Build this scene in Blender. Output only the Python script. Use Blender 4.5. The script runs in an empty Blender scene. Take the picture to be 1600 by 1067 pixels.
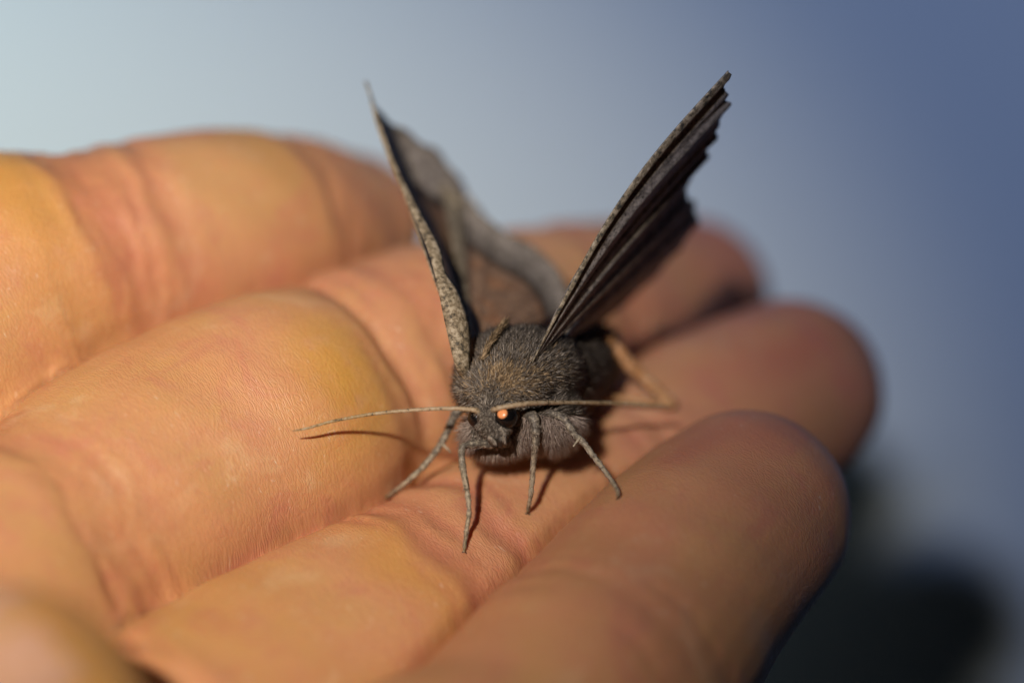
import bpy, bmesh, math, random
import numpy as np
from mathutils import Vector, Matrix
from mathutils.bvhtree import BVHTree

random.seed(7)
RNG = np.random.default_rng(11)
sc = bpy.context.scene
COL = sc.collection
MM = 0.001

# ------------------------------------------------------------------ camera
PITCH = math.radians(28)
F_PX = 4800.0                                   # focal length in pixels of a 1600 px wide frame
FWD = np.array([0, math.cos(PITCH), -math.sin(PITCH)])
UP = np.array([0, math.sin(PITCH), math.cos(PITCH)])
RIGHT = np.array([1.0, 0, 0])
CAM = np.array([0, 0, 1100.0]) - FWD * 200      # mm


def vs(x, y, d):
    """metric frame of the set-up: x right, y up, d away from the lens (all mm) -> world mm"""
    return CAM + RIGHT * x + UP * y + FWD * d


def P(px, py, d):
    return vs((px - 800.0) / F_PX * d, (533.5 - py) / F_PX * d, d)


cam_d = bpy.data.cameras.new('camera')
cam_d.sensor_width = 36
cam_d.lens = F_PX / 1600 * 36
cam_d.clip_start = 0.002
cam_d.clip_end = 50
cam_d.dof.use_dof = True
cam_d.dof.focus_distance = 0.2000
cam_d.dof.aperture_fstop = 8.5
cam = bpy.data.objects.new('camera', cam_d)
COL.objects.link(cam)
cam.location = Vector(CAM * MM)
cam.rotation_euler = (math.pi / 2 - PITCH, 0, 0)
sc.camera = cam

# ------------------------------------------------------------------ light
w = bpy.data.worlds.new('World')
sc.world = w
w.use_nodes = True
w.node_tree.nodes['Background'].inputs[0].default_value = (0.5, 0.6, 1.0, 1)
w.node_tree.nodes['Background'].inputs[1].default_value = 0.002


def aim(o, a, b):
    o.location = Vector(a * MM)
    o.rotation_euler = Vector(b - a).to_track_quat('-Z', 'Y').to_euler()


def spot(name, a, b, energy, color, size, blend, rad):
    l = bpy.data.lights.new(name, 'SPOT')
    l.energy = energy
    l.color = color
    l.spot_size = math.radians(size)
    l.spot_blend = blend
    l.shadow_soft_size = rad
    o = bpy.data.objects.new(name, l)
    COL.objects.link(o)
    aim(o, a, b)
    return o


spot('hand_torch', vs(-75, 95, -150), vs(-50, 0, 205), 6.9, (1.0, 0.81, 0.60), 24.8, 1.0, 0.006)
spot('blue_fill', vs(-110, 130, -250), vs(85, 112, 318), 6.0, (0.53, 0.61, 0.95), 38, 1.0, 0.012)  # added bluish fill from behind the lens, lifts the right of the sheet
spot('sheet_fill', vs(-230, 170, 180), vs(-130, 72, 318), 3.9, (0.92, 1.0, 0.96), 44, 1.0, 0.03)  # added cool spot out of frame, brightens the sheet's upper left

sc.view_settings.view_transform = 'Standard'
sc.view_settings.look = 'None'
sc.view_settings.gamma = 1
sc.view_settings.exposure = 0.12
sc.cycles.use_denoising = True
sc.cycles.max_bounces = 8


# ------------------------------------------------------------------ helpers
def link(name, verts_mm, faces, mat, parent=None, smooth=True):
    me = bpy.data.meshes.new(name)
    v = np.asarray(verts_mm, float) * MM
    me.from_pydata([tuple(p) for p in v], [], [tuple(f) for f in faces])
    if smooth:
        me.polygons.foreach_set('use_smooth', [True] * len(me.polygons))
    me.update()
    if mat:
        me.materials.append(mat)
    o = bpy.data.objects.new(name, me)
    COL.objects.link(o)
    if parent:
        o.parent = parent
        o.matrix_parent_inverse = Matrix.Translation(parent.location).inverted()
    return o


def fast_mesh(name, verts_mm, tris, mat, parent=None, smooth=True):
    me = bpy.data.meshes.new(name)
    n, m = len(verts_mm), len(tris)
    k = tris.shape[1]
    me.vertices.add(n)
    me.vertices.foreach_set('co', (np.asarray(verts_mm) * MM).astype(np.float32).ravel())
    me.loops.add(m * k)
    me.loops.foreach_set('vertex_index', tris.astype(np.int32).ravel())
    me.polygons.add(m)
    me.polygons.foreach_set('loop_start', np.arange(0, m * k, k, dtype=np.int32))
    me.polygons.foreach_set('use_smooth', np.full(m, smooth))
    me.update(calc_edges=True)
    me.validate()
    if mat:
        me.materials.append(mat)
    o = bpy.data.objects.new(name, me)
    COL.objects.link(o)
    if parent:
        o.parent = parent
        o.matrix_parent_inverse = Matrix.Translation(parent.location).inverted()
    return o


def attr(o, name, data):
    a = o.data.attributes.new(name, 'FLOAT', 'POINT')
    a.data.foreach_set('value', np.asarray(data, np.float32))


def spline(pts, step):
    """Catmull-Rom through rows [x,y,z,r] resampled about every step mm"""
    pts = np.asarray(pts, float)
    q = np.vstack([2 * pts[0] - pts[1], pts, 2 * pts[-1] - pts[-2]])
    out = []
    for i in range(1, len(q) - 2):
        n = max(2, int(np.linalg.norm(q[i + 1, :3] - q[i, :3]) / step))
        for k in range(n):
            t = k / n
            a, b, c, d = q[i - 1], q[i], q[i + 1], q[i + 2]
            out.append(0.5 * ((2 * b) + (-a + c) * t + (2 * a - 5 * b + 4 * c - d) * t * t + (-a + 3 * b - 3 * c + d) * t ** 3))
    out.append(pts[-1])
    return np.array(out)


def loft(cl, n=16, cap0=True, cap1=True, capsteps=6, flat=1.0, flat_dir=None):
    """tube around rows [x,y,z,r] with round ends -> verts, quads/tris"""
    c = cl[:, :3]
    r = cl[:, 3]
    t = np.gradient(c, axis=0)
    t /= np.linalg.norm(t, axis=1)[:, None]
    rows = []
    if cap0:
        for k in range(capsteps, 0, -1):
            a = k / capsteps * math.pi / 2 * 0.98
            rows.append((c[0] - t[0] * r[0] * math.sin(a), t[0], r[0] * math.cos(a)))
    for i in range(len(c)):
        rows.append((c[i], t[i], r[i]))
    if cap1:
        for k in range(1, capsteps + 1):
            a = k / capsteps * math.pi / 2 * 0.98
            rows.append((c[-1] + t[-1] * r[-1] * math.sin(a), t[-1], r[-1] * math.cos(a)))
    ref = np.array([0.0, 0, 1.0]) if flat_dir is None else np.asarray(flat_dir, float)
    if abs(ref @ rows[0][1]) > 0.9:
        ref = np.array([1.0, 0, 0])
    V, Fc = [], []
    u = ref
    for ctr, tt, rr in rows:
        u = u - tt * (u @ tt)
        u = u / np.linalg.norm(u)
        v = np.cross(tt, u)
        for k in range(n):
            a = 2 * math.pi * k / n
            V.append(ctr + rr * (math.cos(a) * u * flat + math.sin(a) * v))
    for i in range(len(rows) - 1):
        for k in range(n):
            k2 = (k + 1) % n
            Fc.append((i * n + k, i * n + k2, (i + 1) * n + k2, (i + 1) * n + k))
    V.append(rows[0][0]); Fc += [(len(V) - 1, (k + 1) % n, k) for k in range(n)]
    b = (len(rows) - 1) * n
    V.append(rows[-1][0]); Fc += [(len(V) - 1, b + k, b + (k + 1) % n) for k in range(n)]
    return np.array(V), Fc


def merge(parts):
    V, Fc, o = [], [], 0
    for v, f in parts:
        V.append(np.asarray(v)); Fc += [tuple(i + o for i in g) for g in f]; o += len(v)
    return np.vstack(V), Fc


def remesh(parts, voxel):
    """join closed shells and skin them as one continuous surface (mm units) -> verts, quads"""
    V, Fc = merge(parts)
    me = bpy.data.meshes.new('tmp')
    me.from_pydata([tuple(p) for p in V], [], Fc)
    bm = bmesh.new(); bm.from_mesh(me)
    bmesh.ops.recalc_face_normals(bm, faces=bm.faces)
    bm.to_mesh(me); bm.free()
    o = bpy.data.objects.new('tmp', me)
    COL.objects.link(o)
    m = o.modifiers.new('r', 'REMESH')
    m.mode = 'VOXEL'
    m.voxel_size = voxel
    dg = bpy.context.evaluated_depsgraph_get()
    ev = o.evaluated_get(dg)
    em = ev.to_mesh()
    nv = len(em.vertices)
    co = np.empty(nv * 3); em.vertices.foreach_get('co', co)
    qs = np.array([tuple(p.vertices) for p in em.polygons if len(p.vertices) == 4], np.int64)
    ev.to_mesh_clear()
    bpy.data.objects.remove(o)
    bpy.data.meshes.remove(me)
    return co.reshape(-1, 3), qs


def largest(co, q):
    """drop stray pockets: keep the biggest connected surface"""
    e = np.vstack([q[:, [0, 1]], q[:, [1, 2]], q[:, [2, 3]], q[:, [3, 0]]])
    lab = np.arange(len(co))
    while True:
        old = lab.copy()
        m = np.minimum(lab[e[:, 0]], lab[e[:, 1]])
        np.minimum.at(lab, lab[e[:, 0]], m); np.minimum.at(lab, lab[e[:, 1]], m)
        np.minimum.at(lab, e[:, 0], m); np.minimum.at(lab, e[:, 1], m)
        lab = lab[lab]; lab = lab[lab]
        if (lab == old).all():
            break
    v, c = np.unique(lab, return_counts=True)
    keep = lab == v[c.argmax()]
    idx = np.cumsum(keep) - 1
    return co[keep], idx[q[keep[q[:, 0]]]]


def laplace(co, q, it, wt=0.5, mask=None):
    e = np.vstack([q[:, [0, 1]], q[:, [1, 2]], q[:, [2, 3]], q[:, [3, 0]]])
    e = np.vstack([e, e[:, ::-1]])
    deg = np.bincount(e[:, 0], minlength=len(co)).astype(float)
    deg[deg == 0] = 1
    for _ in range(it):
        s = np.stack([np.bincount(e[:, 0], weights=co[e[:, 1], k], minlength=len(co)) for k in range(3)], 1)
        nw = s / deg[:, None]
        f = wt if mask is None else (wt * mask)[:, None]
        co = co + (nw - co) * f
    return co


def vnormals(co, q):
    n = np.cross(co[q[:, 2]] - co[q[:, 0]], co[q[:, 3]] - co[q[:, 1]])
    out = np.zeros_like(co)
    for k in range(4):
        for a in range(3):
            out[:, a] += np.bincount(q[:, k], weights=n[:, a], minlength=len(co))
    return out / np.maximum(np.linalg.norm(out, axis=1), 1e-9)[:, None]


def wob(p, s, seed=0):
    """cheap smooth 3-D noise in -1..1"""
    r = np.random.default_rng(seed)
    out = np.zeros(len(p))
    for k in range(7):
        d = r.normal(size=3); d /= np.linalg.norm(d)
        out += np.sin(p @ d * (0.7 + 0.9 * r.random()) / s * 2 * math.pi + r.random() * 6.28)
    return out / 4.0


# ------------------------------------------------------------------ node helpers
class NT:
    def __init__(self, name):
        self.m = bpy.data.materials.new(name)
        self.m.use_nodes = True
        self.t = self.m.node_tree
        self.b = self.t.nodes['Principled BSDF']

    def n(self, kind, **kw):
        nd = self.t.nodes.new(kind)
        for k, v in kw.items():
            if isinstance(k, str) and k.startswith('i_'):
                nd.inputs[k[2:].replace('_', ' ')].default_value = v
            else:
                setattr(nd, k, v)
        return nd

    def l(self, a, b):
        self.t.links.new(a, b)

    def set(self, sock, v):
        if hasattr(v, 'is_linked') or hasattr(v, 'links'):
            self.l(v, sock)
        else:
            sock.default_value = v

    def math(self, op, a, b=None, c=None, clamp=False):
        nd = self.n('ShaderNodeMath', operation=op, use_clamp=clamp)
        for s, v in zip(nd.inputs, (a, b, c)):
            if v is not None:
                self.set(s, v)
        return nd.outputs[0]

    def mix(self, f, a, b, blend='MIX'):
        nd = self.n('ShaderNodeMix', data_type='RGBA', blend_type=blend)
        self.set(nd.inputs[0], f)
        for s, v in ((nd.inputs[6], a), (nd.inputs[7], b)):
            if isinstance(v, tuple):
                v = (*v[:3], 1)
            self.set(s, v)
        return nd.outputs[2]

    def attr(self, name):
        return self.n('ShaderNodeAttribute', attribute_name=name).outputs['Fac']

    def mm(self, s=1.0, scale=(1, 1, 1)):
        """object position in millimetres"""
        tc = self.n('ShaderNodeTexCoord')
        mp = self.n('ShaderNodeMapping')
        mp.inputs['Scale'].default_value = tuple(1000.0 * s * k for k in scale)
        self.l(tc.outputs['Object'], mp.inputs['Vector'])
        return mp.outputs[0]

    def noise(self, vec, scale, detail=3, rough=0.6, dist=0):
        nd = self.n('ShaderNodeTexNoise')
        self.l(vec, nd.inputs['Vector'])
        nd.inputs['Scale'].default_value = scale
        nd.inputs['Detail'].default_value = detail
        nd.inputs['Roughness'].default_value = rough
        nd.inputs['Distortion'].default_value = dist
        return nd.outputs['Fac']

    def voro(self, vec, scale, feature='DISTANCE_TO_EDGE'):
        nd = self.n('ShaderNodeTexVoronoi', feature=feature)
        self.l(vec, nd.inputs['Vector'])
        nd.inputs['Scale'].default_value = scale
        return nd.outputs['Distance']

    def ramp(self, f, stops):
        nd = self.n('ShaderNodeValToRGB')
        self.set(nd.inputs[0], f)
        el = nd.color_ramp.elements
        while len(el) < len(stops):
            el.new(0.5)
        for e, (p, c) in zip(el, stops):
            e.position = p
            e.color = (*c, 1) if len(c) == 3 else c
        return nd.outputs[0]

    def ss(self, f, a, b):
        nd = self.n('ShaderNodeMapRange', interpolation_type='SMOOTHSTEP')
        self.set(nd.inputs[0], f)
        nd.inputs[1].default_value = a
        nd.inputs[2].default_value = b
        return nd.outputs[0]

    def bump(self, h, strength, dist_mm, prev=None):
        nd = self.n('ShaderNodeBump')
        nd.inputs['Strength'].default_value = strength
        nd.inputs['Distance'].default_value = dist_mm * MM
        self.l(h, nd.inputs['Height'])
        if prev is not None:
            self.l(prev, nd.inputs['Normal'])
        return nd.outputs[0]


# ------------------------------------------------------------------ materials
def skin_material():
    k = NT('skin')
    v = k.mm()
    red = k.attr('redness')
    yel = k.attr('callus')
    big = k.noise(v, 0.085, 3, 0.55)
    mid = k.noise(v, 0.33, 4, 0.6)
    col = k.mix(k.ss(big, 0.35, 0.65), (0.66, 0.345, 0.20), (0.64, 0.38, 0.185))
    col = k.mix(k.math('MULTIPLY', k.ss(mid, 0.5, 0.75), 0.35), col, (0.60, 0.27, 0.19))
    blot = k.noise(v, 0.19, 4, 0.6, 0.8)
    col = k.mix(k.math('MULTIPLY', k.ss(blot, 0.52, 0.70), 0.55), col, (0.60, 0.255, 0.19))
    col = k.mix(k.math('MULTIPLY', k.ss(blot, 0.45, 0.30), 0.55), col, (0.72, 0.50, 0.31))
    col = k.mix(k.math('MULTIPLY', k.ss(k.noise(v, 1.9, 4, 0.7), 0.48, 0.72), 0.28), col, (0.55, 0.25, 0.17))
    col = k.mix(k.math('MULTIPLY', yel, k.ss(mid, 0.15, 0.5), clamp=True), col, (0.64, 0.36, 0.06))
    col = k.mix(red, col, (0.50, 0.17, 0.125))
    # papillary lines and fine wrinkle net, laid along each finger
    cmb = k.n('ShaderNodeCombineXYZ')
    k.l(k.attr('along'), cmb.inputs[0]); k.l(k.attr('around'), cmb.inputs[1])
    warp = k.n('ShaderNodeVectorMath', operation='ADD')
    nz = k.n('ShaderNodeTexNoise'); k.l(v, nz.inputs['Vector']); nz.inputs['Scale'].default_value = 0.5
    sc_ = k.n('ShaderNodeVectorMath', operation='SCALE'); k.l(nz.outputs['Color'], sc_.inputs[0]); sc_.inputs['Scale'].default_value = 0.7
    k.l(cmb.outputs[0], warp.inputs[0]); k.l(sc_.outputs[0], warp.inputs[1])
    st = k.n('ShaderNodeMapping'); st.inputs['Scale'].default_value = (5.0, 1.6, 1)
    k.l(warp.outputs[0], st.inputs['Vector'])
    net = k.ss(k.voro(st.outputs[0], 1.0), 0.0, 0.22)
    st2 = k.n('ShaderNodeMapping'); st2.inputs['Scale'].default_value = (3.4, 0.45, 1)
    k.l(warp.outputs[0], st2.inputs['Vector'])
    wr = k.noise(st2.outputs[0], 1.0, 3, 0.55)
    fine = k.noise(v, 5.0, 3, 0.6)
    # dry flecks
    fleck = k.math('MULTIPLY', k.ss(k.noise(st.outputs[0], 0.9, 2, 0.7), 0.66, 0.74), k.ss(k.noise(v, 0.20, 2, 0.5), 0.44, 0.60))
    col = k.mix(k.math('MULTIPLY', fleck, 0.6), col, (0.85, 0.74, 0.62))
    k.l(col, k.b.inputs['Base Color'])
    h = k.math('ADD', k.math('MULTIPLY', net, 0.55), k.math('MULTIPLY', fine, 0.45))
    n1 = k.bump(wr, 0.30, 0.09)
    n2 = k.bump(h, 0.6, 0.055, n1)
    k.l(n2, k.b.inputs['Normal'])
    k.l(k.ss(mid, 0.2, 0.9), k.b.inputs['Roughness'])
    rr = k.n('ShaderNodeMapRange'); k.l(mid, rr.inputs[0]); rr.inputs[3].default_value = 0.36; rr.inputs[4].default_value = 0.58
    k.l(rr.outputs[0], k.b.inputs['Roughness'])
    k.b.inputs['Subsurface Weight'].default_value = 0.42
    k.b.inputs['Subsurface Radius'].default_value = (1.0, 0.38, 0.18)
    k.b.inputs['Subsurface Scale'].default_value = 1.0 * MM
    k.b.inputs['Specular IOR Level'].default_value = 0.4
    return k.m


def nail_material():
    k = NT('nail')
    k.l(k.mix(k.noise(k.mm(), 0.5), (0.68, 0.40, 0.32), (0.74, 0.50, 0.42)), k.b.inputs['Base Color'])
    k.b.inputs['Roughness'].default_value = 0.3
    return k.m


def sheet_material():
    k = NT('white_cotton')
    v = k.mm()
    k.l(k.mix(k.noise(v, 0.01, 3), (0.43, 0.545, 0.64), (0.47, 0.575, 0.67)), k.b.inputs['Base Color'])
    k.b.inputs['Roughness'].default_value = 0.95
    k.b.inputs['Specular IOR Level'].default_value = 0.1
    wv = k.n('ShaderNodeTexWave'); k.l(v, wv.inputs['Vector']); wv.inputs['Scale'].default_value = 0.6
    k.l(k.bump(wv.outputs['Fac'], 0.3, 0.1), k.b.inputs['Normal'])
    return k.m


def fur_material(name, a, b, c):
    k = NT(name)
    t = k.attr('tint')
    col = k.ramp(t, [(0.0, a), (0.5, b), (1.0, c)])
    k.l(col, k.b.inputs['Base Color'])
    k.b.inputs['Roughness'].default_value = 0.42
    k.b.inputs['Specular IOR Level'].default_value = 0.45
    return k.m


def body_material():
    k = NT('moth_body')
    v = k.mm()
    k.l(k.mix(k.noise(v, 3, 4), (0.03, 0.025, 0.022), (0.09, 0.075, 0.065)), k.b.inputs['Base Color'])
    k.b.inputs['Roughness'].default_value = 0.7
    return k.m


def wing_material(name, kind, pale=1.0):
    """u = 'rad' 0 root .. 1 outer margin, v = 'fan' 0 leading edge .. 1 rear edge"""
    k = NT(name)
    v = k.mm()
    rad, fan = k.attr('rad'), k.attr('fan')
    fine = k.noise(v, 9.0, 3, 0.7)
    mid = k.noise(v, 1.6, 4, 0.65)
    big = k.noise(v, 0.35, 3, 0.5)
    if kind == 'under':
        base = k.mix(k.ss(mid, 0.3, 0.7), (0.11, 0.104, 0.10), (0.33, 0.31, 0.295))
        base = k.mix(k.math('MULTIPLY', k.ss(big, 0.5, 0.7), 0.5), base, (0.12, 0.085, 0.055))
    else:
        base = k.mix(k.ss(mid, 0.3, 0.7), (0.17, 0.105, 0.07), (0.30, 0.19, 0.12))
        base = k.mix(k.math('MULTIPLY', k.ss(big, 0.52, 0.66), 0.6), base, (0.34, 0.15, 0.06))
        outer = k.ss(k.math('ADD', rad, k.math('MULTIPLY', k.math('SUBTRACT', mid, 0.5), 0.10)), 0.70, 0.76)
        base = k.mix(outer, base, k.mix(k.ss(mid, 0.35, 0.65), (0.24 * pale, 0.22 * pale, 0.20 * pale), (0.46 * pale, 0.43 * pale, 0.40 * pale)))
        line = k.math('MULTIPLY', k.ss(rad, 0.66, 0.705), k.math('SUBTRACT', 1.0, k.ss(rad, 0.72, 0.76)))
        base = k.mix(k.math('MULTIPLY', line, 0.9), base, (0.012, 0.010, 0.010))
        ed = k.ss(rad, 0.93, 0.99)
        base = k.mix(k.math('MULTIPLY', ed, 0.5), base, (0.10, 0.08, 0.04))
    # scale speckle
    sp = k.noise(v, 5.5, 2, 0.8)
    base = k.mix(k.math('MULTIPLY', k.ss(sp, 0.56, 0.68), 0.55), base, (0.40, 0.37, 0.30))
    base = k.mix(k.math('MULTIPLY', k.ss(sp, 0.46, 0.36), 0.75), base, (0.012, 0.011, 0.012))
    # pale flecked leading edge
    cw = 0.075 if kind == 'under' else 0.11
    cost = k.math('SUBTRACT', 1.0, k.ss(fan, cw, cw + 0.03))
    cf = k.noise(v, 2.4, 3, 0.75)
    ccol = k.ramp(cf, [(0.36, (0.04, 0.045, 0.04)), (0.47, (0.22, 0.185, 0.12)), (0.62, (0.50, 0.45, 0.34))])
    base = k.mix(k.math('MULTIPLY', cost, 0.9), base, ccol)
    k.l(base, k.b.inputs['Base Color'])
    k.b.inputs['Roughness'].default_value = 0.55
    k.b.inputs['Specular IOR Level'].default_value = 0.35
    n1 = k.bump(mid, 0.5, 0.12)
    k.l(k.bump(fine, 0.6, 0.08, n1), k.b.inputs['Normal'])
    return k.m


def leg_material(name, dark, pale, tip):
    k = NT(name)
    v = k.mm()
    f = k.noise(v, 3.5, 3, 0.7)
    t = k.attr('rad')
    base = k.mix(k.ss(t, 0.25, 0.7), dark, pale)
    base = k.mix(k.ss(t, 0.8, 1.0), base, tip)
    base = k.mix(k.math('MULTIPLY', k.ss(f, 0.5, 0.62), 0.6), base, (0.50, 0.46, 0.36))
    base = k.mix(k.math('MULTIPLY', k.ss(f, 0.45, 0.36), 0.8), base, (0.03, 0.027, 0.022))
    k.l(base, k.b.inputs['Base Color'])
    k.b.inputs['Roughness'].default_value = 0.5
    k.l(k.bump(k.noise(v, 8, 2), 0.6, 0.05), k.b.inputs['Normal'])
    return k.m


def plain(name, col, rough=0.5, spec=0.5, var=0.3, scale=2.0):
    k = NT(name)
    c2 = tuple(c * (1 - var) for c in col)
    k.l(k.mix(k.noise(k.mm(), scale, 3), col, c2), k.b.inputs['Base Color'])
    k.b.inputs['Roughness'].default_value = rough
    k.b.inputs['Specular IOR Level'].default_value = spec
    return k.m


M_SKIN = skin_material()
M_NAIL = nail_material()

# ------------------------------------------------------------------ the sheet behind
g = 60
SV, SF = [], []
for j in range(g + 1):
    for i in range(g + 1):
        x = -420 + 840 * i / g
        y = -330 + 660 * j / g
        d = 318 + 0.10 * y + 7 * math.sin(x / 120 + 0.6) + 4 * math.sin(y / 90 + x / 210)
        SV.append(vs(x, y, d))
for j in range(g):
    for i in range(g):
        a = j * (g + 1) + i
        SF.append((a, a + 1, a + g + 2, a + g + 1))
sheet = link('backdrop_sheet', SV, SF, sheet_material())
sheet['label'] = 'pale bluish white cloth sheet hanging out of focus behind the hand'
sheet['category'] = 'sheet'
so = sheet.modifiers.new('thick', 'SOLIDIFY'); so.thickness = 0.0006

# ------------------------------------------------------------------ the hand
WRIST = vs(-104, -46, 150)
ELBOW = vs(-215, -92, 92)


def R4(p, r):
    return [*p, r]


fingers = {
    # rows: pixel x, pixel y, distance mm, radius mm   (palm end first, fingertip last)
    'little': [(-260, 610, 206, 10.2), (0, 462, 212, 9.7), (75, 432, 213.3, 9.1), (125, 414, 214.2, 8.2), (300, 371, 218.5, 7.7), (420, 359, 223.5, 7.3), (480, 357, 226.5, 6.7), (545, 354, 230, 5.6)],
    'ring': [(-170, 1030, 191, 10.6), (20, 906, 197.5, 9.7), (100, 853, 200, 9.0), (200, 786, 203.7, 9.6), (310, 727, 207, 9.7), (425, 674, 209.8, 9.65), (480, 644, 211.6, 9.1), (525, 620, 213.4, 8.3), (655, 572, 218, 8.5), (870, 505, 229, 7.5), (960, 485, 235, 7.0), (1075, 470, 242, 6.6)],
    'middle': [(-60, 1400, 186, 10.8), (170, 1252, 189.5, 9.6), (290, 1188, 193, 9.6), (442, 1106, 198.3, 9.8), (608, 1019, 203.3, 9.6), (718, 946, 207, 8.8), (830, 870, 211, 8.4), (970, 775, 217, 8.0), (1090, 690, 222, 7.6), (1232, 615, 227.5, 7.1)],
    'index': [(260, 1640, 169, 11.0), (520, 1420, 179, 9.8), (640, 1320, 183, 9.5), (795, 1232, 188, 9.3), (903, 1106, 193, 9.0), (978, 1022, 197, 8.5), (1066, 905, 202, 8.1), (1165, 803, 206.5, 7.1)],
}
cl = {}
shells = []
for nm, rows in fingers.items():
    c = spline([R4(P(a, b, d), r) for a, b, d, r in rows], 1.0)
    cl[nm] = c
    shells.append(loft(c, 28))
# palm: metacarpal masses from finger roots to the wrist, thumb, forearm
for nm in fingers:
    p0 = cl[nm][0]
    shells.append(loft(spline([p0, [*(p0[:3] * 0.5 + WRIST * 0.5 + np.array([0, 0, -1.5])), 12.5], [*WRIST, 15]], 2.0), 24))
for a, b in (('little', 'ring'), ('ring', 'middle'), ('middle', 'index')):
    m = (cl[a][0, :3] + cl[b][0, :3]) / 2 - np.array([0, 0, 2.0])
    shells.append(loft(spline([[*m, 8.5], [*(m * 0.5 + WRIST * 0.5), 12], [*WRIST, 15]], 2.0), 24))
shells.append(loft(spline([[*WRIST, 19], [*((WRIST + ELBOW) / 2), 24], [*ELBOW, 29]], 3.0), 24))
thumb_rows = [R4(vs(-86, -62, 142), 14), R4(vs(-62, -52, 147), 12.5), R4(P(-480, 1450, 156), 10.6), R4(P(-210, 1275, 164), 9.8), R4(P(-12, 1170, 170), 9.2)]
cl['thumb'] = spline(thumb_rows, 1.0)
shells.append(loft(cl['thumb'], 26))
co, q = remesh(shells, 0.40)
co, q = largest(co, q)
co = laplace(co, q, 3, 0.5)
# nearest finger coordinates for every vertex
names = ['little', 'ring', 'middle', 'index', 'thumb']
best = np.full(len(co), 1e9); second = np.full(len(co), 1e9)
fid = np.full(len(co), -1)
along = np.zeros(len(co)); around = np.zeros(len(co)); facing = np.zeros(len(co))
PALMAR = (-FWD * 0.75 + UP * 0.85); PALMAR /= np.linalg.norm(PALMAR)
for i, nm in enumerate(names):
    c = cl[nm]
    s = np.concatenate([[0], np.cumsum(np.linalg.norm(np.diff(c[:, :3], axis=0), axis=1))])
    tg = np.gradient(c[:, :3], axis=0); tg /= np.linalg.norm(tg, axis=1)[:, None]
    sel = np.arange(len(co))
    for ch in np.array_split(sel, max(1, len(sel) // 20000)):
        dv = co[ch][:, None, :] - c[None, :, :3]
        dd = np.linalg.norm(dv, axis=2)
        j = np.argmin(dd - 0.0, axis=1)
        rows_ = np.arange(len(ch))
        ratio = dd[rows_, j] / c[j, 3]
        ok = ratio < best[ch]
        dvec = dv[rows_, j]
        t = tg[j]
        lon = (dvec * t).sum(1)
        pal = PALMAR - t * (t @ PALMAR)[:, None]
        pal /= np.linalg.norm(pal, axis=1)[:, None]
        side = np.cross(t, pal)
        ca, sa = (dvec * pal).sum(1), (dvec * side).sum(1)
        ang = np.arctan2(sa, ca)
        second[ch] = np.where(ok, best[ch], np.minimum(second[ch], ratio))
        best[ch] = np.where(ok, ratio, best[ch])
        fid[ch] = np.where(ok, i, fid[ch])
        along[ch] = np.where(ok, s[j] + lon, along[ch])
        around[ch] = np.where(ok, ang * 8.0, around[ch])
        facing[ch] = np.where(ok, np.cos(ang), facing[ch])
# soften where fingers flow into the palm
rootm = np.zeros(len(co))
for i, nm in enumerate(names):
    rootm = np.where(fid == i, np.clip(1 - along / 15.0, 0, 1), rootm)
rootm = np.clip(np.maximum(rootm, (best > 1.35) * 1.0), 0, 1)
co = laplace(co, q, 50, 0.5, rootm ** 1.5)
# joint creases: finger, pixel-anchored position on the axis, depth, width, redness
def s_at(nm, px, py):
    c = cl[nm][:, :3]
    s = np.concatenate([[0], np.cumsum(np.linalg.norm(np.diff(c, axis=0), axis=1))])
    rel = c - CAM
    d = rel @ FWD
    X = 800 + (rel @ RIGHT) / d * F_PX
    Y = 533.5 - (rel @ UP) / d * F_PX
    return s[np.argmin((X - px) ** 2 + (Y - py) ** 2)]

creases = [  # finger, px, py, depth, width, red, red width
    ('little', 112, 416, 0.26, 0.8, 0.60, 1.5), ('little', 165, 400, 0.12, 0.8, 0.50, 1.6), ('little', 212, 386, 0.16, 0.8, 0.55, 1.3),
    ('little', 415, 352, 0.20, 0.9, 0.40, 1.6), ('little', 452, 352, 0.12, 0.9, 0.45, 2.2),
    ('ring', 512, 616, 0.34, 0.8, 0.45, 1.2), ('ring', 550, 602, 0.12, 0.7, 0.45, 1.0), ('ring', 590, 590, 0.16, 0.7, 0.55, 1.0), ('ring', 625, 575, 0.08, 0.7, 0.3, 1.0), ('ring', 84, 868, 0.14, 0.5, 0.40, 1.6), ('ring', 62, 884, 0.10, 0.5, 0.4, 1.6),
    ('ring', 860, 508, 0.2, 0.9, 0.4, 1.5),
    ('middle', 650, 990, 0.20, 0.8, 0.65, 1.2), ('middle', 690, 966, 0.10, 0.7, 0.35, 1.0), ('middle', 736, 935, 0.16, 0.7, 0.70, 1.0), ('middle', 215, 1232, 0.4, 1.0, 0.5, 2.2), ('middle', 970, 775, 0.16, 0.9, 0.3, 1.4),
    ('index', 935, 1060, 0.05, 0.7, 0.22, 1.4),
]
nrm = vnormals(co, q)
red = np.zeros(len(co)); yel = np.zeros(len(co)); dsp = np.zeros(len(co))
wb = wob(co, 9.0, 3) * 0.55 + wob(co, 3.5, 4) * 0.25
mask = np.clip(facing * 1.3 + 0.45, 0, 1)
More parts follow.
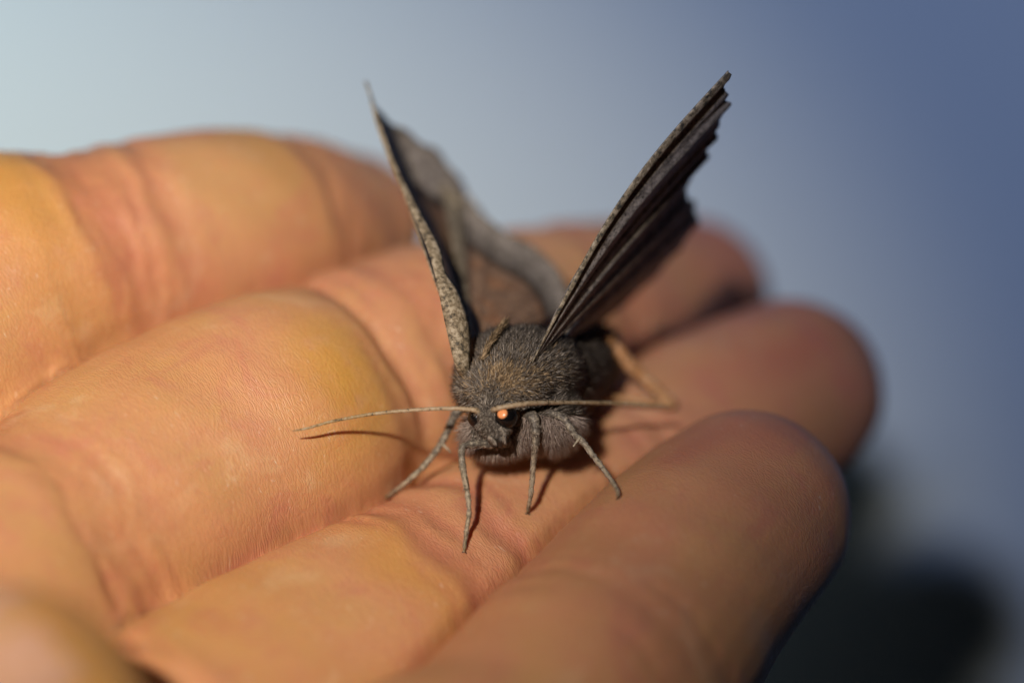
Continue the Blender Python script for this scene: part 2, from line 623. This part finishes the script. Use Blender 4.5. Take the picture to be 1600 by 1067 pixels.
for nm, px, py, dep, wd, rd, rw in creases:
    i = names.index(nm)
    s0 = s_at(nm, px, py)
    u = along - s0 + wb - 0.012 * around ** 2
    on = (fid == i) * mask
    dsp -= dep * np.exp(-(u / wd) ** 2) * on
    dsp += 0.30 * dep * np.exp(-((np.abs(u) - 2.1 * wd) / (1.2 * wd)) ** 2) * on
    red = np.maximum(red, rd * np.exp(-(u / rw) ** 2) * on * (0.75 + 0.25 * wob(co, 2.2, 8)))
    # thin skin lines running beside each fold
    rs = np.random.default_rng(int(px * 7 + py))
    for m_ in range(4):
        off, tl = rs.uniform(-2.6, 2.6), rs.uniform(-0.06, 0.06)
        u2 = along - s0 + wb * 0.8 - off + tl * around + 0.25 * wob(co, 2.0, 50 + m_)
        vis = on * np.clip(0.5 + wob(co, 6.0, 60 + m_ + int(px) % 17), 0, 1)
        dsp -= 0.11 * np.exp(-(u2 / 0.42) ** 2) * vis
        red = np.maximum(red, (0.25 + 0.45 * rd) * np.exp(-(u2 / 0.38) ** 2) * vis)
# pressure-yellow pads beside the middle joints, redder pulps
for nm, px, py, amt, wd, a0, aw in (('ring', 455, 658, 0.75, 2.6, 5.0, 5.0), ('little', 45, 442, 0.65, 4.5, 0, 9.0), ('little', 370, 352, 0.35, 4.0, 0, 8.0),
                                    ('middle', 612, 1018, 0.5, 2.6, 1.0, 6.0), ('ring', 250, 730, 0.22, 7.0, -3, 6.0), ('middle', 350, 1150, 0.25, 7.0, -3, 7.0), ('thumb', -100, 1190, 0.55, 25, 0, 40)):
    i = names.index(nm)
    u = along - s_at(nm, px, py) + wb * 1.5
    yel = np.maximum(yel, (fid == i) * amt * np.exp(-(u / wd) ** 2 - ((around - a0) / aw) ** 2))
for nm, px, py, amt, wd, aw in (('index', 1150, 825, 0.75, 7.5, 10.0), ('middle', 1200, 620, 0.78, 10.0, 14.0), ('ring', 1060, 470, 0.78, 10, 14), ('little', 520, 352, 0.38, 5.0, 14.0),
                                ('middle', 830, 870, 0.22, 7.0, 12.0), ('index', 1000, 990, 0.38, 9, 12)):
    i = names.index(nm)
    u = along - s_at(nm, px, py)
    red = np.maximum(red, (fid == i) * amt * np.exp(-(u / wd) ** 2 - (around / aw) ** 2) * (0.8 + 0.3 * wob(co, 6, 9)))
co = co + nrm * (dsp + 0.10 * wob(co, 7.0, 21) + 0.16 * wob(co, 16.0, 22))[:, None]
# the tight line where two fingers press together
gv = np.clip(second - 1.0, 0, None) * 8.0
groove = 2.6 * np.exp(-(gv / 0.62) ** 2) * (facing > -0.7) * (fid < 4) * np.clip((along - 12) / 8.0, 0, 1)
co = co + (FWD * 0.65 - UP * 0.75) * groove[:, None]
hand = fast_mesh('hand', co, q, M_SKIN)
attr(hand, 'redness', np.clip(red, 0, 1)); attr(hand, 'callus', np.clip(yel, 0, 1))
attr(hand, 'along', along); attr(hand, 'around', around)
hand['label'] = 'bare human hand held palm up with fingers together, a moth resting on it'
hand['category'] = 'hand'
BV = BVHTree.FromPolygons([tuple(p) for p in co], [tuple(f) for f in q])


def hit(px, py, dflt=205.0, lift=0.0):
    """where the view through a pixel meets the skin -> distance along the view axis"""
    dr = P(px, py, 1.0) - CAM
    h = BV.ray_cast(Vector(CAM), Vector(dr).normalized())
    if h[0] is None:
        return dflt
    return float((np.array(h[0]) - CAM) @ FWD) - lift


# nails on the backs of the fingers
for nm, ln, wdn in (('little', 9, 4.4), ('ring', 11, 5.4), ('middle', 12, 5.8), ('index', 11.5, 5.6), ('thumb', 13, 7.0)):
    c = cl[nm]
    e = c[-1, :3]; t = c[-1, :3] - c[-4, :3]; t /= np.linalg.norm(t)
    pal = PALMAR - t * (t @ PALMAR); pal /= np.linalg.norm(pal)
    sd = np.cross(t, pal)
    V, Fc = [], []
    nu, nvv = 8, 8
    r = c[-1, 3]
    for i in range(nu + 1):
        for j in range(nvv + 1):
            a = (j / nvv - 0.5) * 2 * math.asin(min(0.85, wdn / r * 0.72))
            s = (i / nu) * ln - ln * 0.55
            base = e + t * s
            rr = r * math.sqrt(max(0.08, 1 - (max(0, s) / (r * 1.05)) ** 2)) if s > 0 else r
            tr = BV.ray_cast(Vector(base - pal * 25 + sd * math.sin(a) * r), Vector(pal))
            pt = np.array(tr[0]) - pal * 0.22 if tr[0] is not None else base - pal * rr * math.cos(a) + sd * math.sin(a) * rr
            V.append(pt)
    for i in range(nu):
        for j in range(nvv):
            b = i * (nvv + 1) + j
            Fc.append((b, b + 1, b + nvv + 2, b + nvv + 1))
    no = link('fingernail', V, Fc, M_NAIL, hand)
    md = no.modifiers.new('thick', 'SOLIDIFY'); md.thickness = 0.0005; md.offset = 0

# ------------------------------------------------------------------ the moth
moth = bpy.data.objects.new('moth', None)
moth.empty_display_size = 0.005
COL.objects.link(moth)
moth.location = Vector(P(800, 705, hit(800, 705)) * MM)
moth['label'] = 'grey brown furry moth with raised scalloped wings standing on the fingers'
moth['category'] = 'moth'
M_BODY = body_material()


def ball(p, rx, ry, rd, tilt=0.0):
    """ellipsoid in the view-aligned frame"""
    V, Fc = [], []
    nu, nv_ = 24, 14
    for j in range(nv_ + 1):
        th = math.pi * j / nv_
        for i in range(nu):
            ph = 2 * math.pi * i / nu
            a, b, c = rx * math.sin(th) * math.cos(ph), ry * math.cos(th), rd * math.sin(th) * math.sin(ph)
            a, b = a * math.cos(tilt) - b * math.sin(tilt), a * math.sin(tilt) + b * math.cos(tilt)
            V.append(p + RIGHT * a + UP * b + FWD * c)
    for j in range(nv_):
        for i in range(nu):
            Fc.append((j * nu + i, j * nu + (i + 1) % nu, (j + 1) * nu + (i + 1) % nu, (j + 1) * nu + i))
    return np.array(V), Fc


def mv(px, py, d):
    return P(px, py, d)


body_parts = [
    ball(mv(808, 582, 204.0), 3.9, 2.7, 4.2, 0.05),
    ball(mv(790, 600, 201.8), 3.2, 2.1, 2.8, 0.15),
    ball(mv(772, 652, 199.6), 1.30, 1.15, 1.2),
    ball(mv(776, 668, 199.1), 0.80, 0.85, 0.9),
    ball(mv(775, 636, 200.4), 1.6, 1.0, 1.3),
    ball(mv(838, 648, 203.0), 2.6, 1.9, 2.6),
    ball(mv(775, 675, 202.2), 2.0, 1.2, 1.8),
    ball(mv(870, 590, 207.0), 2.2, 2.2, 3.0),
    loft(spline([R4(mv(845, 595, 206), 2.6), R4(mv(880, 580, 209.5), 2.5), R4(mv(912, 560, 213), 1.9), R4(mv(935, 540, 215.5), 1.0)], 0.8), 20),
]
bco, bq = remesh(body_parts, 0.16)
bco = laplace(bco, bq, 10, 0.5)
bo = fast_mesh('body', bco, bq, M_BODY, moth)
bn = vnormals(bco, bq)


def px_of(p):
    rel = p - CAM
    d = rel @ FWD
    return 800 + (rel @ RIGHT) / d * F_PX, 533.5 - (rel @ UP) / d * F_PX, d


def fur(name, roots, dirs, length, rad, tint, mat, parent, curl=0.25, bend=None):
    n = len(roots)
    dirs = dirs / np.linalg.norm(dirs, axis=1)[:, None]
    a = np.cross(dirs, RNG.normal(size=(n, 3))); a /= np.linalg.norm(a, axis=1)[:, None]
    b = np.cross(dirs, a)
    bd = a * curl * RNG.uniform(-1, 1, n)[:, None] if bend is None else bend * curl
    L = length[:, None]; r = rad[:, None]
    rings = []
    for f, k in ((0.0, 1.0), (0.5, 0.8)):
        c = roots + dirs * L * f + bd * L * f * f
        for t in range(3):
            an = 2 * math.pi * t / 3
            rings.append(c + (a * math.cos(an) + b * math.sin(an)) * r * k)
    rings.append(roots + dirs * L + bd * L)
    V = np.stack(rings, 1).reshape(-1, 3)
    base = (np.arange(n) * 7)[:, None]
    T = []
    for t in range(3):
        u = (t + 1) % 3
        T += [[t, u, u + 3], [t, u + 3, t + 3], [t + 3, u + 3, 6]]
    T = (base[:, None, :] + np.array(T)[None]).reshape(-1, 3)
    o = fast_mesh(name, V, T, mat, parent)
    attr(o, 'tint', np.repeat(tint, 7))
    o['kind'] = 'stuff'
    return o


# sample roots on the body surface
tri = np.vstack([bq[:, :3], bq[:, [0, 2, 3]]])
A, B_, C_ = bco[tri[:, 0]], bco[tri[:, 1]], bco[tri[:, 2]]
area = np.linalg.norm(np.cross(B_ - A, C_ - A), axis=1)


def sample(n):
    k = RNG.choice(len(tri), n, p=area / area.sum())
    u, v = RNG.random(n), RNG.random(n)
    fl = u + v > 1
    u[fl], v[fl] = 1 - u[fl], 1 - v[fl]
    p = A[k] + (B_[k] - A[k]) * u[:, None] + (C_[k] - A[k]) * v[:, None]
    nn = bn[tri[k, 0]] + bn[tri[k, 1]] + bn[tri[k, 2]]
    return p, nn / np.linalg.norm(nn, axis=1)[:, None]


rp, rn = sample(85000)
X, Y, D = px_of(rp.T.T) if False else (800 + ((rp - CAM) @ RIGHT) / ((rp - CAM) @ FWD) * F_PX, 533.5 - ((rp - CAM) @ UP) / ((rp - CAM) @ FWD) * F_PX, (rp - CAM) @ FWD)
eye_zone = ((X - 790) ** 2 + (Y - 650) ** 2 < 17 ** 2) & (D < 201)
eye_zone |= ((X - 745) ** 2 + (Y - 654) ** 2 < 7 ** 2) & (D < 201)
keep = ~eye_zone
rp, rn, X, Y, D = rp[keep], rn[keep], X[keep], Y[keep], D[keep]
head = (Y > 632) & (X > 738) & (X < 812) & (D < 201.3)
belly = (~head) & (Y > 648)
flank = (~head) & (X > 858)
back_dir = FWD * 0.8 + RIGHT * 0.35 + UP * 0.25
dirs = rn * 0.75 + back_dir * 0.75 + RNG.normal(size=rn.shape) * 0.22
dirs[belly] = rn[belly] * 0.9 + (-UP * 0.75 + RIGHT * 0.1) + RNG.normal(size=(belly.sum(), 3)) * 0.3
dirs[head] = rn[head] * 0.6 - UP * 0.5 + RNG.normal(size=(head.sum(), 3)) * 0.25
dirs[flank & ~belly] = rn[flank & ~belly] * 0.8 + RIGHT * 0.2 + back_dir * 0.9 + RNG.normal(size=((flank & ~belly).sum(), 3)) * 0.25
clump = wob(rp, 1.1, 31) * 0.5 + 0.5
ln = 0.36 + 0.36 * RNG.random(len(rp)) + 0.2 * clump
ln[belly] = 0.7 + 0.6 * RNG.random(belly.sum())
ln[head] = 0.22 + 0.2 * RNG.random(head.sum())
ln[flank] *= 1.35
rad = 0.017 + 0.014 * RNG.random(len(rp))
rad[head] *= 1.05
# top of the thorax: gold-brown flecks, grey elsewhere
gold = np.exp(-((X - 792) / 72) ** 2 - ((Y - 590) / 30) ** 2) * (0.6 + 0.6 * wob(rp, 2.2, 33))
tint = np.clip(RNG.random(len(rp)) ** 1.3 * 0.75 + 0.10 * clump + (RNG.random(len(rp)) < 0.08) * 0.4, 0, 1)
isgold = RNG.random(len(rp)) < np.clip(gold, 0, 0.9)
M_FUR = fur_material('grey_fur', (0.055, 0.047, 0.04), (0.21, 0.187, 0.16), (0.68, 0.63, 0.56))
M_GOLD = fur_material('brown_fur', (0.085, 0.062, 0.04), (0.30, 0.22, 0.13), (0.72, 0.55, 0.34))
M_BELLY = fur_material('pinkish_grey_fur', (0.22, 0.175, 0.15), (0.42, 0.35, 0.31), (0.70, 0.62, 0.57))
s1 = isgold & ~belly
fur('thorax_scales', rp[s1], dirs[s1], ln[s1] * 0.8, rad[s1] * 1.15, np.clip(tint[s1] + 0.12, 0, 1), M_GOLD, moth)
s2 = ~isgold & ~belly
fur('fur', rp[s2], dirs[s2], ln[s2], rad[s2], tint[s2], M_FUR, moth)
s3 = belly
fur('belly_fur', rp[s3], dirs[s3], ln[s3], rad[s3] * 0.85, tint[s3], M_BELLY, moth)

# crest: raised line of pale scales along the shoulder flap
cr = spline([[*mv(752, 562, 200.0), 0], [*mv(763, 540, 200.4), 0], [*mv(775, 524, 201.2), 0], [*mv(787, 508, 202.3), 0]], 0.02)[:, :3]
cr = np.repeat(cr, 4, 0) + RNG.normal(size=(len(cr) * 4, 3)) * 0.06
cd = np.tile(UP * 0.9 + RIGHT * 0.55 + FWD * 0.3, (len(cr), 1)) + RNG.normal(size=(len(cr), 3)) * 0.22
fur('crest', cr, cd, 0.5 + 0.35 * RNG.random(len(cr)), np.full(len(cr), 0.022), np.clip(RNG.random(len(cr)) * 0.7 + 0.2, 0, 1), M_GOLD, moth)

# eyes
M_EYE = plain('compound_eye', (0.006, 0.006, 0.007), 0.22, 0.4)
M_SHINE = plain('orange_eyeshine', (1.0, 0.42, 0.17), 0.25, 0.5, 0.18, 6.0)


def sphere(name, p, r, mat, parent, sq=1.0):
    v, f = ball(p, r, r * sq, r)
    return link(name, v, f, mat, parent)


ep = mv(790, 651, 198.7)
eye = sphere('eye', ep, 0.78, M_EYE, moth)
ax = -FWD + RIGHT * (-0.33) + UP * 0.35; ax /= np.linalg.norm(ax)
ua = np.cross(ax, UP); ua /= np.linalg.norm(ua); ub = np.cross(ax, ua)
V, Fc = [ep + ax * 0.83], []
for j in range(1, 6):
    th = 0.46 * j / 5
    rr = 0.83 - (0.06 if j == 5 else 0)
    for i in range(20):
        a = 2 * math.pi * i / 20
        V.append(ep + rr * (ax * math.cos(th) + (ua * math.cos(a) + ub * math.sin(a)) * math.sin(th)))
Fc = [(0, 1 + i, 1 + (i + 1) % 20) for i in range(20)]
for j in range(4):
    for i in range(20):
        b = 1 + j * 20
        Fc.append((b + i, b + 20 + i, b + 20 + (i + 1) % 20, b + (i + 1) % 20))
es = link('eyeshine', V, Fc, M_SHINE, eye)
es['label'] = 'round orange glint of eyeshine on the black eye'
sphere('eye', mv(747, 653, 199.8), 0.68, M_EYE, moth)

# palps and coiled tongue under the face
M_DARK = plain('dark_palp', (0.02, 0.017, 0.015), 0.5)
for x0, x1 in ((768, 771), (784, 782)):
    v, f = loft(spline([R4(mv(x0, 676, 199.3), 0.34), R4(mv((x0 + x1) / 2, 686, 198.7), 0.34), R4(mv(x1, 696, 198.8), 0.14)], 0.1), 10)
    link('palp', v, f, M_DARK, moth)
pc = mv(777, 688, 199.6)
v, f = loft(np.array([[*(pc + (UP * math.sin(a) + FWD * math.cos(a)) * (0.18 + 0.035 * a)), 0.09] for a in np.linspace(0, 12, 60)]), 8)
link('coiled_tongue', v, f, M_DARK, moth)
# pale scale tips along the snout
k = 260
tt = RNG.random(k)
sx = np.where(RNG.random(k) < 0.5, 764 + 10 * tt, 784 + 6 * tt); sy = np.where(sx < 776, 680 + 9 * tt, 668 + 20 * tt)
sr = np.array([mv(a, b, 198.2 + 0.2 * RNG.random()) for a, b in zip(sx, sy)])
fur('snout_scales', sr, np.tile(-UP - 0.4 * FWD, (k, 1)) + RNG.normal(size=(k, 3)) * 0.3, 0.22 + 0.2 * RNG.random(k), np.full(k, 0.025), 0.4 + 0.6 * RNG.random(k), M_FUR, moth)

# antennae
M_ANT = leg_material('antenna', (0.40, 0.31, 0.20), (0.34, 0.25, 0.13), (0.30, 0.22, 0.12))


def antenna(rows):
    c = spline([R4(mv(a, b, d), r) for a, b, d, r in rows], 0.11)
    t = np.arange(len(c))
    c[:, 3] *= 1 + 0.14 * np.where(t % 2 == 0, 1, -1)
    v, f = loft(c, 8, capsteps=2)
    o = link('antenna', v, f, M_ANT, moth)
    kk = np.concatenate([np.zeros(0)])
    d0 = np.linalg.norm(v - c[0, :3], axis=1)
    attr(o, 'rad', d0 / d0.max())
    return o


antenna([(748, 644, 199.0, 0.20), (738, 640, 198.8, 0.17), (700, 638, 198.8, 0.145), (640, 641, 199.2, 0.13), (580, 647, 199.2, 0.115), (520, 658, 198.8, 0.10), (480, 669, 198.4, 0.08), (458, 673, 198.2, 0.035)])
antenna([(771, 641, 198.6, 0.20), (782, 637, 198.0, 0.17), (830, 630, 198.6, 0.165), (890, 629, 201.2, 0.15), (960, 630, 204.3, 0.13), (1010, 633, 206.2, 0.12), (1046, 635, 207.2, 0.05)])


# legs
M_LEG = leg_material('grey_leg', (0.12, 0.11, 0.095), (0.38, 0.345, 0.26), (0.20, 0.16, 0.08))
M_HLEG = leg_material('orange_lit_leg', (0.58, 0.28, 0.10), (0.60, 0.33, 0.14), (0.45, 0.26, 0.11))  # orange light through the hind leg is put into its colour


def leg(rows, mat, spur=None, foot=True):
    rows = [list(r) for r in rows]
    if foot:
        rows[-1][2] = hit(rows[-1][0], rows[-1][1], rows[-1][2], 0.10)
    c = spline([R4(mv(a, b, d), r) for a, b, d, r in rows], 0.12)
    n = len(c)
    ring = np.sin(np.linspace(0, 1, n) * 60) * 0.10 + RNG.normal(size=n) * 0.05
    c[:, 3] *= 0.9 * (1 + ring)
    v, f = loft(c, 9, capsteps=3)
    o = link('leg', v, f, mat, moth)
    L = np.linalg.norm(np.diff(c[:, :3], axis=0), axis=1).sum()
    d0 = np.array([np.argmin(((c[:, :3] - p) ** 2).sum(1)) for p in v]) / n
    attr(o, 'rad', d0)
    # short bristly scales
    m = 500
    ii = RNG.integers(4, n - 3, m)
    tg = c[np.minimum(ii + 2, n - 1), :3] - c[ii - 2, :3]
    tg /= np.linalg.norm(tg, axis=1)[:, None]
    sd = np.cross(tg, RNG.normal(size=(m, 3))); sd /= np.linalg.norm(sd, axis=1)[:, None]
    fur('leg_scales', c[ii, :3] + sd * c[ii, 3:4] * 0.9, tg + sd * 0.35, 0.12 + 0.12 * RNG.random(m), np.full(m, 0.02), RNG.random(m) * 0.9, M_FUR if mat is M_LEG else M_GOLD, o, 0.05)
    if spur:
        for a0, b0, a1, b1, dd in spur:
            v, f = loft(spline([R4(mv(a0, b0, dd), 0.11), R4(mv(a1, b1, dd - 0.2), 0.05)], 0.15), 8, capsteps=2)
            s = link('spur', v, f, mat, o); attr(s, 'rad', np.full(len(v), 0.6))
    if foot:
        e = c[-1, :3]
        for sgn in (-1, 1):
            v, f = loft(spline([R4(e, 0.06), R4(e + RIGHT * 0.12 * sgn - UP * 0.08, 0.045), R4(e + RIGHT * 0.17 * sgn - UP * 0.17 + FWD * 0.08, 0.015)], 0.05), 6, capsteps=2)
            link('claw', v, f, M_DARK, o)
    return o


leg([(790, 690, 200.5, 0.42), (760, 693, 199.6, 0.36), (733, 694, 199.0, 0.28), (722, 701, 198.8, 0.24), (723, 730, 198.7, 0.25), (729, 762, 198.7, 0.21), (733, 798, 198.6, 0.16), (728, 835, 198.6, 0.13), (725, 861, 198.4, 0.09)], M_LEG, [(726, 745, 731, 762, 198.4)])
leg([(822, 640, 200.5, 0.5), (834, 655, 199.6, 0.42), (837, 685, 199.6, 0.30), (834, 715, 200.2, 0.21), (832, 745, 200.8, 0.19), (829, 775, 201.2, 0.15), (824, 801, 201.5, 0.09)], M_LEG)
leg([(830, 640, 201.5, 0.42), (862, 646, 200.6, 0.33), (880, 653, 200.2, 0.28), (896, 677, 200.0, 0.26), (912, 692, 200.0, 0.24), (930, 716, 199.3, 0.19), (950, 742, 198.3, 0.15), (964, 765, 197.0, 0.12), (966, 778, 196.4, 0.08)], M_LEG, [(905, 685, 896, 697, 199.8)])
leg([(738, 625, 203.5, 0.42), (713, 645, 203.6, 0.34), (700, 672, 203.8, 0.28), (686, 698, 203.9, 0.25), (664, 726, 204.0, 0.21), (635, 753, 204.1, 0.17), (604, 777, 204.3, 0.10)], M_LEG, [(690, 692, 704, 706, 203.8)])
leg([(905, 530, 211, 0.5), (940, 528, 211.5, 0.62), (990, 575, 212.0, 0.55), (1040, 622, 212.4, 0.45), (1050, 632, 212.4, 0.36), (1010, 628, 211.8, 0.28), (960, 622, 211.4, 0.24), (925, 624, 211, 0.12)], M_HLEG, None, False)
leg([(905, 600, 208.0, 0.4), (912, 618, 208.0, 0.32), (905, 640, 207.6, 0.26), (890, 665, 207.2, 0.16)], M_LEG)

# ------------------------------------------------------------------ wings
W_UNDER = wing_material('wing_underside', 'under')
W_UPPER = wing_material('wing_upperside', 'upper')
W_HIND = wing_material('hindwing_upperside', 'upper', 0.55)


def wing(name, root, margin, mat, relief, scallop, thick=0.07, nr=70, nf=150, costa_bow=0.0, root_len=0.0, fold=None):
    """fan from the root to the outer margin; margin rows (px,py,d); relief(rad,fan) mm along the surface normal"""
    rp_ = mv(*root)
    m = spline([[*mv(*r), 0] for r in margin], 0.05)[:, :3]
    s = np.concatenate([[0], np.cumsum(np.linalg.norm(np.diff(m, axis=0), axis=1))])
    f = np.linspace(0, 1, nf + 1)
    E = np.stack([np.interp(f * s[-1], s, m[:, k]) for k in range(3)], 1)
    sc_ = scallop(f)
    r = np.linspace(0, 1, nr + 1)
    G = np.zeros((nr + 1, nf + 1, 3))
    ed = E - rp_
    E2 = rp_ + ed * (1 + sc_)[:, None]
    spread = np.linspace(0, 1, nf + 1)[:, None] * (mv(*margin[-1]) - rp_) * root_len
    for i, ri in enumerate(r):
        G[i] = (rp_ + spread) * (1 - ri) + E2 * ri
    if fold:
        gr = np.minimum(1, r / fold) + 0.04 * np.clip((r - fold) / (1 - fold), 0, 1)
        gr = np.convolve(np.pad(gr, 3, mode='edge'), np.ones(7) / 7, 'valid'); gr[0] = 0
        dep = (E2 - rp_) @ FWD
        G = G + FWD * ((gr - r)[:, None] * dep[None, :] * np.clip(f * 6, 0, 1)[None, :])[..., None]
    du = np.gradient(G, axis=0); dv = np.gradient(G, axis=1)
    N = np.cross(du, dv); N /= np.maximum(np.linalg.norm(N, axis=2), 1e-9)[..., None]
    nav = N[nr // 2:, :].reshape(-1, 3).mean(0); nav /= np.linalg.norm(nav)
    RR, FF = np.meshgrid(r, f, indexing='ij')
    h = relief(RR, FF)
    G = G + nav * h[..., None]
    bow = np.sin(RR * math.pi) * (1 - FF) ** 2 * costa_bow
    lat = UP * 0.53 - RIGHT * 0.85
    G = G + lat * bow[..., None]
    V = G.reshape(-1, 3)
    q_ = []
    for i in range(nr):
        for j in range(nf):
            b = i * (nf + 1) + j
            q_.append((b, b + 1, b + nf + 2, b + nf + 1))
    o = fast_mesh(name, V, np.array(q_), mat, moth)
    attr(o, 'rad', RR.ravel()); attr(o, 'fan', FF.ravel())
    md = o.modifiers.new('thick', 'SOLIDIFY'); md.thickness = thick * MM; md.offset = 0
    return o, G, E2, nav


def veins(ff, n, ph=0.0):
    return np.cos((ff * n + ph) * 2 * math.pi)


def rel_under(r, f):
    e = np.clip(r * 4, 0, 1)
    roll = 0.30 * np.exp(-((f - 0.035) / 0.05) ** 2)           # rounded leading rib
    groove = -0.32 * np.exp(-((f - 0.125) / 0.030) ** 2) - 0.30 * np.exp(-((f - 0.42) / 0.06) ** 2)
    return -e * (roll + groove * (1 - r ** 8) + 0.07 * veins(f, 7) * r)


def scal_under(f):
    amp = np.clip((f - 0.06) * 8, 0, 1)
    x = (f * 5.4 + 0.12) % 1.0
    tooth = np.maximum(0, 1 - np.abs(x - 0.5) * 2) ** 1.6
    fine = np.random.default_rng(5).normal(size=len(f)) * 0.006
    return amp * (0.050 * tooth - 0.022) + fine


rm = [(1134, 106), (1135, 119), (1130, 133), (1136, 146), (1133, 156), (1144, 163), (1130, 175), (1124, 187), (1125, 198), (1117, 205), (1120, 216), (1115, 223), (1103, 232), (1107, 245), (1094, 256), (1083, 268), (1076, 283), (1073, 301), (1076, 319), (1068, 337), (1040, 365)]
o_rw, G, E2, nv1 = wing('forewing', (831, 567, 199.6), [(a, b, 200.6 + 11.5 * k / 20) for k, (a, b) in enumerate(rm)], W_UNDER, rel_under, lambda f: np.random.default_rng(5).normal(size=len(f)) * 0.004, 0.09, root_len=0.06, costa_bow=1.25)
o_rw['label'] = 'dark grey scalloped forewing underside with pale flecked front edge'


def rel_hind(r, f):
    return 0.06 * veins(f, 5) * r


def scal_hind(f):
    return 0.03 * np.maximum(0, np.cos(f * 6 * 2 * math.pi)) + np.random.default_rng(6).normal(size=len(f)) * 0.004


wing('hindwing', (856, 556, 203.0), [(1050, 290, 211.6), (1075, 314, 212.6), (1088, 348, 214.5), (1050, 402, 216.5), (1002, 452, 217.2), (950, 498, 216.5)], W_UNDER, rel_hind, scal_hind, 0.08, root_len=0.08)


def rel_left(r, f):
    e = np.clip(r * 4, 0, 1)
    return e * (0.07 * veins(f, 6) * r + 0.25 * np.sin(f * 2.2 * math.pi) * r)


def scal_left(f):
    return 0.008 * np.cos(f * 5 * 2 * math.pi) * np.clip(f * 6, 0, 1)


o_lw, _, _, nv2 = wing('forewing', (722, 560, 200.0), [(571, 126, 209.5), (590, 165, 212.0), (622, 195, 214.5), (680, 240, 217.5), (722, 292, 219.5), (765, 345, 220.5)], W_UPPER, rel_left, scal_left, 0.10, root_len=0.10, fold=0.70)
o_lw['label'] = 'brown forewing upperside with pale grey outer band and pale front edge'
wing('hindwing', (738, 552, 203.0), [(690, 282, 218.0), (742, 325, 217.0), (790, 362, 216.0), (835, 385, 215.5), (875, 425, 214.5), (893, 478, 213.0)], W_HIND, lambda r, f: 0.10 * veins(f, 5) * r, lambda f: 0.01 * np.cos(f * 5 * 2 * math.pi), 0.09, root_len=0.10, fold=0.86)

# leading edge of the left forewing: a pale flecked strip turned towards the light
def costa_strip(rows, wmm, dirv):
    c = spline([[*mv(a, b, d), w_] for a, b, d, w_ in rows], 0.15)
    V = []
    for p in c:
        for s in np.linspace(0, 1, 7):
            off = math.sin(s * math.pi) * 0.22 * p[3]
            V.append(p[:3] + dirv * p[3] * (s - 0.1) - FWD * off)
    n = len(c)
    q_ = [(i * 7 + j, i * 7 + j + 1, (i + 1) * 7 + j + 1, (i + 1) * 7 + j) for i in range(n - 1) for j in range(6)]
    o = fast_mesh('leading_edge', np.array(V), np.array(q_), W_UPPER, o_lw)
    o.matrix_parent_inverse = Matrix.Translation(Vector((0, 0, 0)))
    attr(o, 'rad', np.repeat(np.linspace(0.1, 0.6, n), 7)); attr(o, 'fan', np.zeros(n * 7))
    md = o.modifiers.new('thick', 'SOLIDIFY'); md.thickness = 0.12 * MM
    o.parent = o_lw
    return o


costa_strip([(724, 596, 201.2, 0.5), (713, 570, 199.8, 1.1), (700, 510, 200.2, 1.75), (688, 455, 201.0, 1.45), (680, 425, 201.6, 0.85), (668, 385, 202.6, 0.95), (642, 325, 204.3, 0.6), (612, 260, 206.4, 0.45), (588, 195, 208.2, 0.3), (572, 128, 209.4, 0.12)], 1.0, RIGHT * 0.9 + FWD * 0.35)
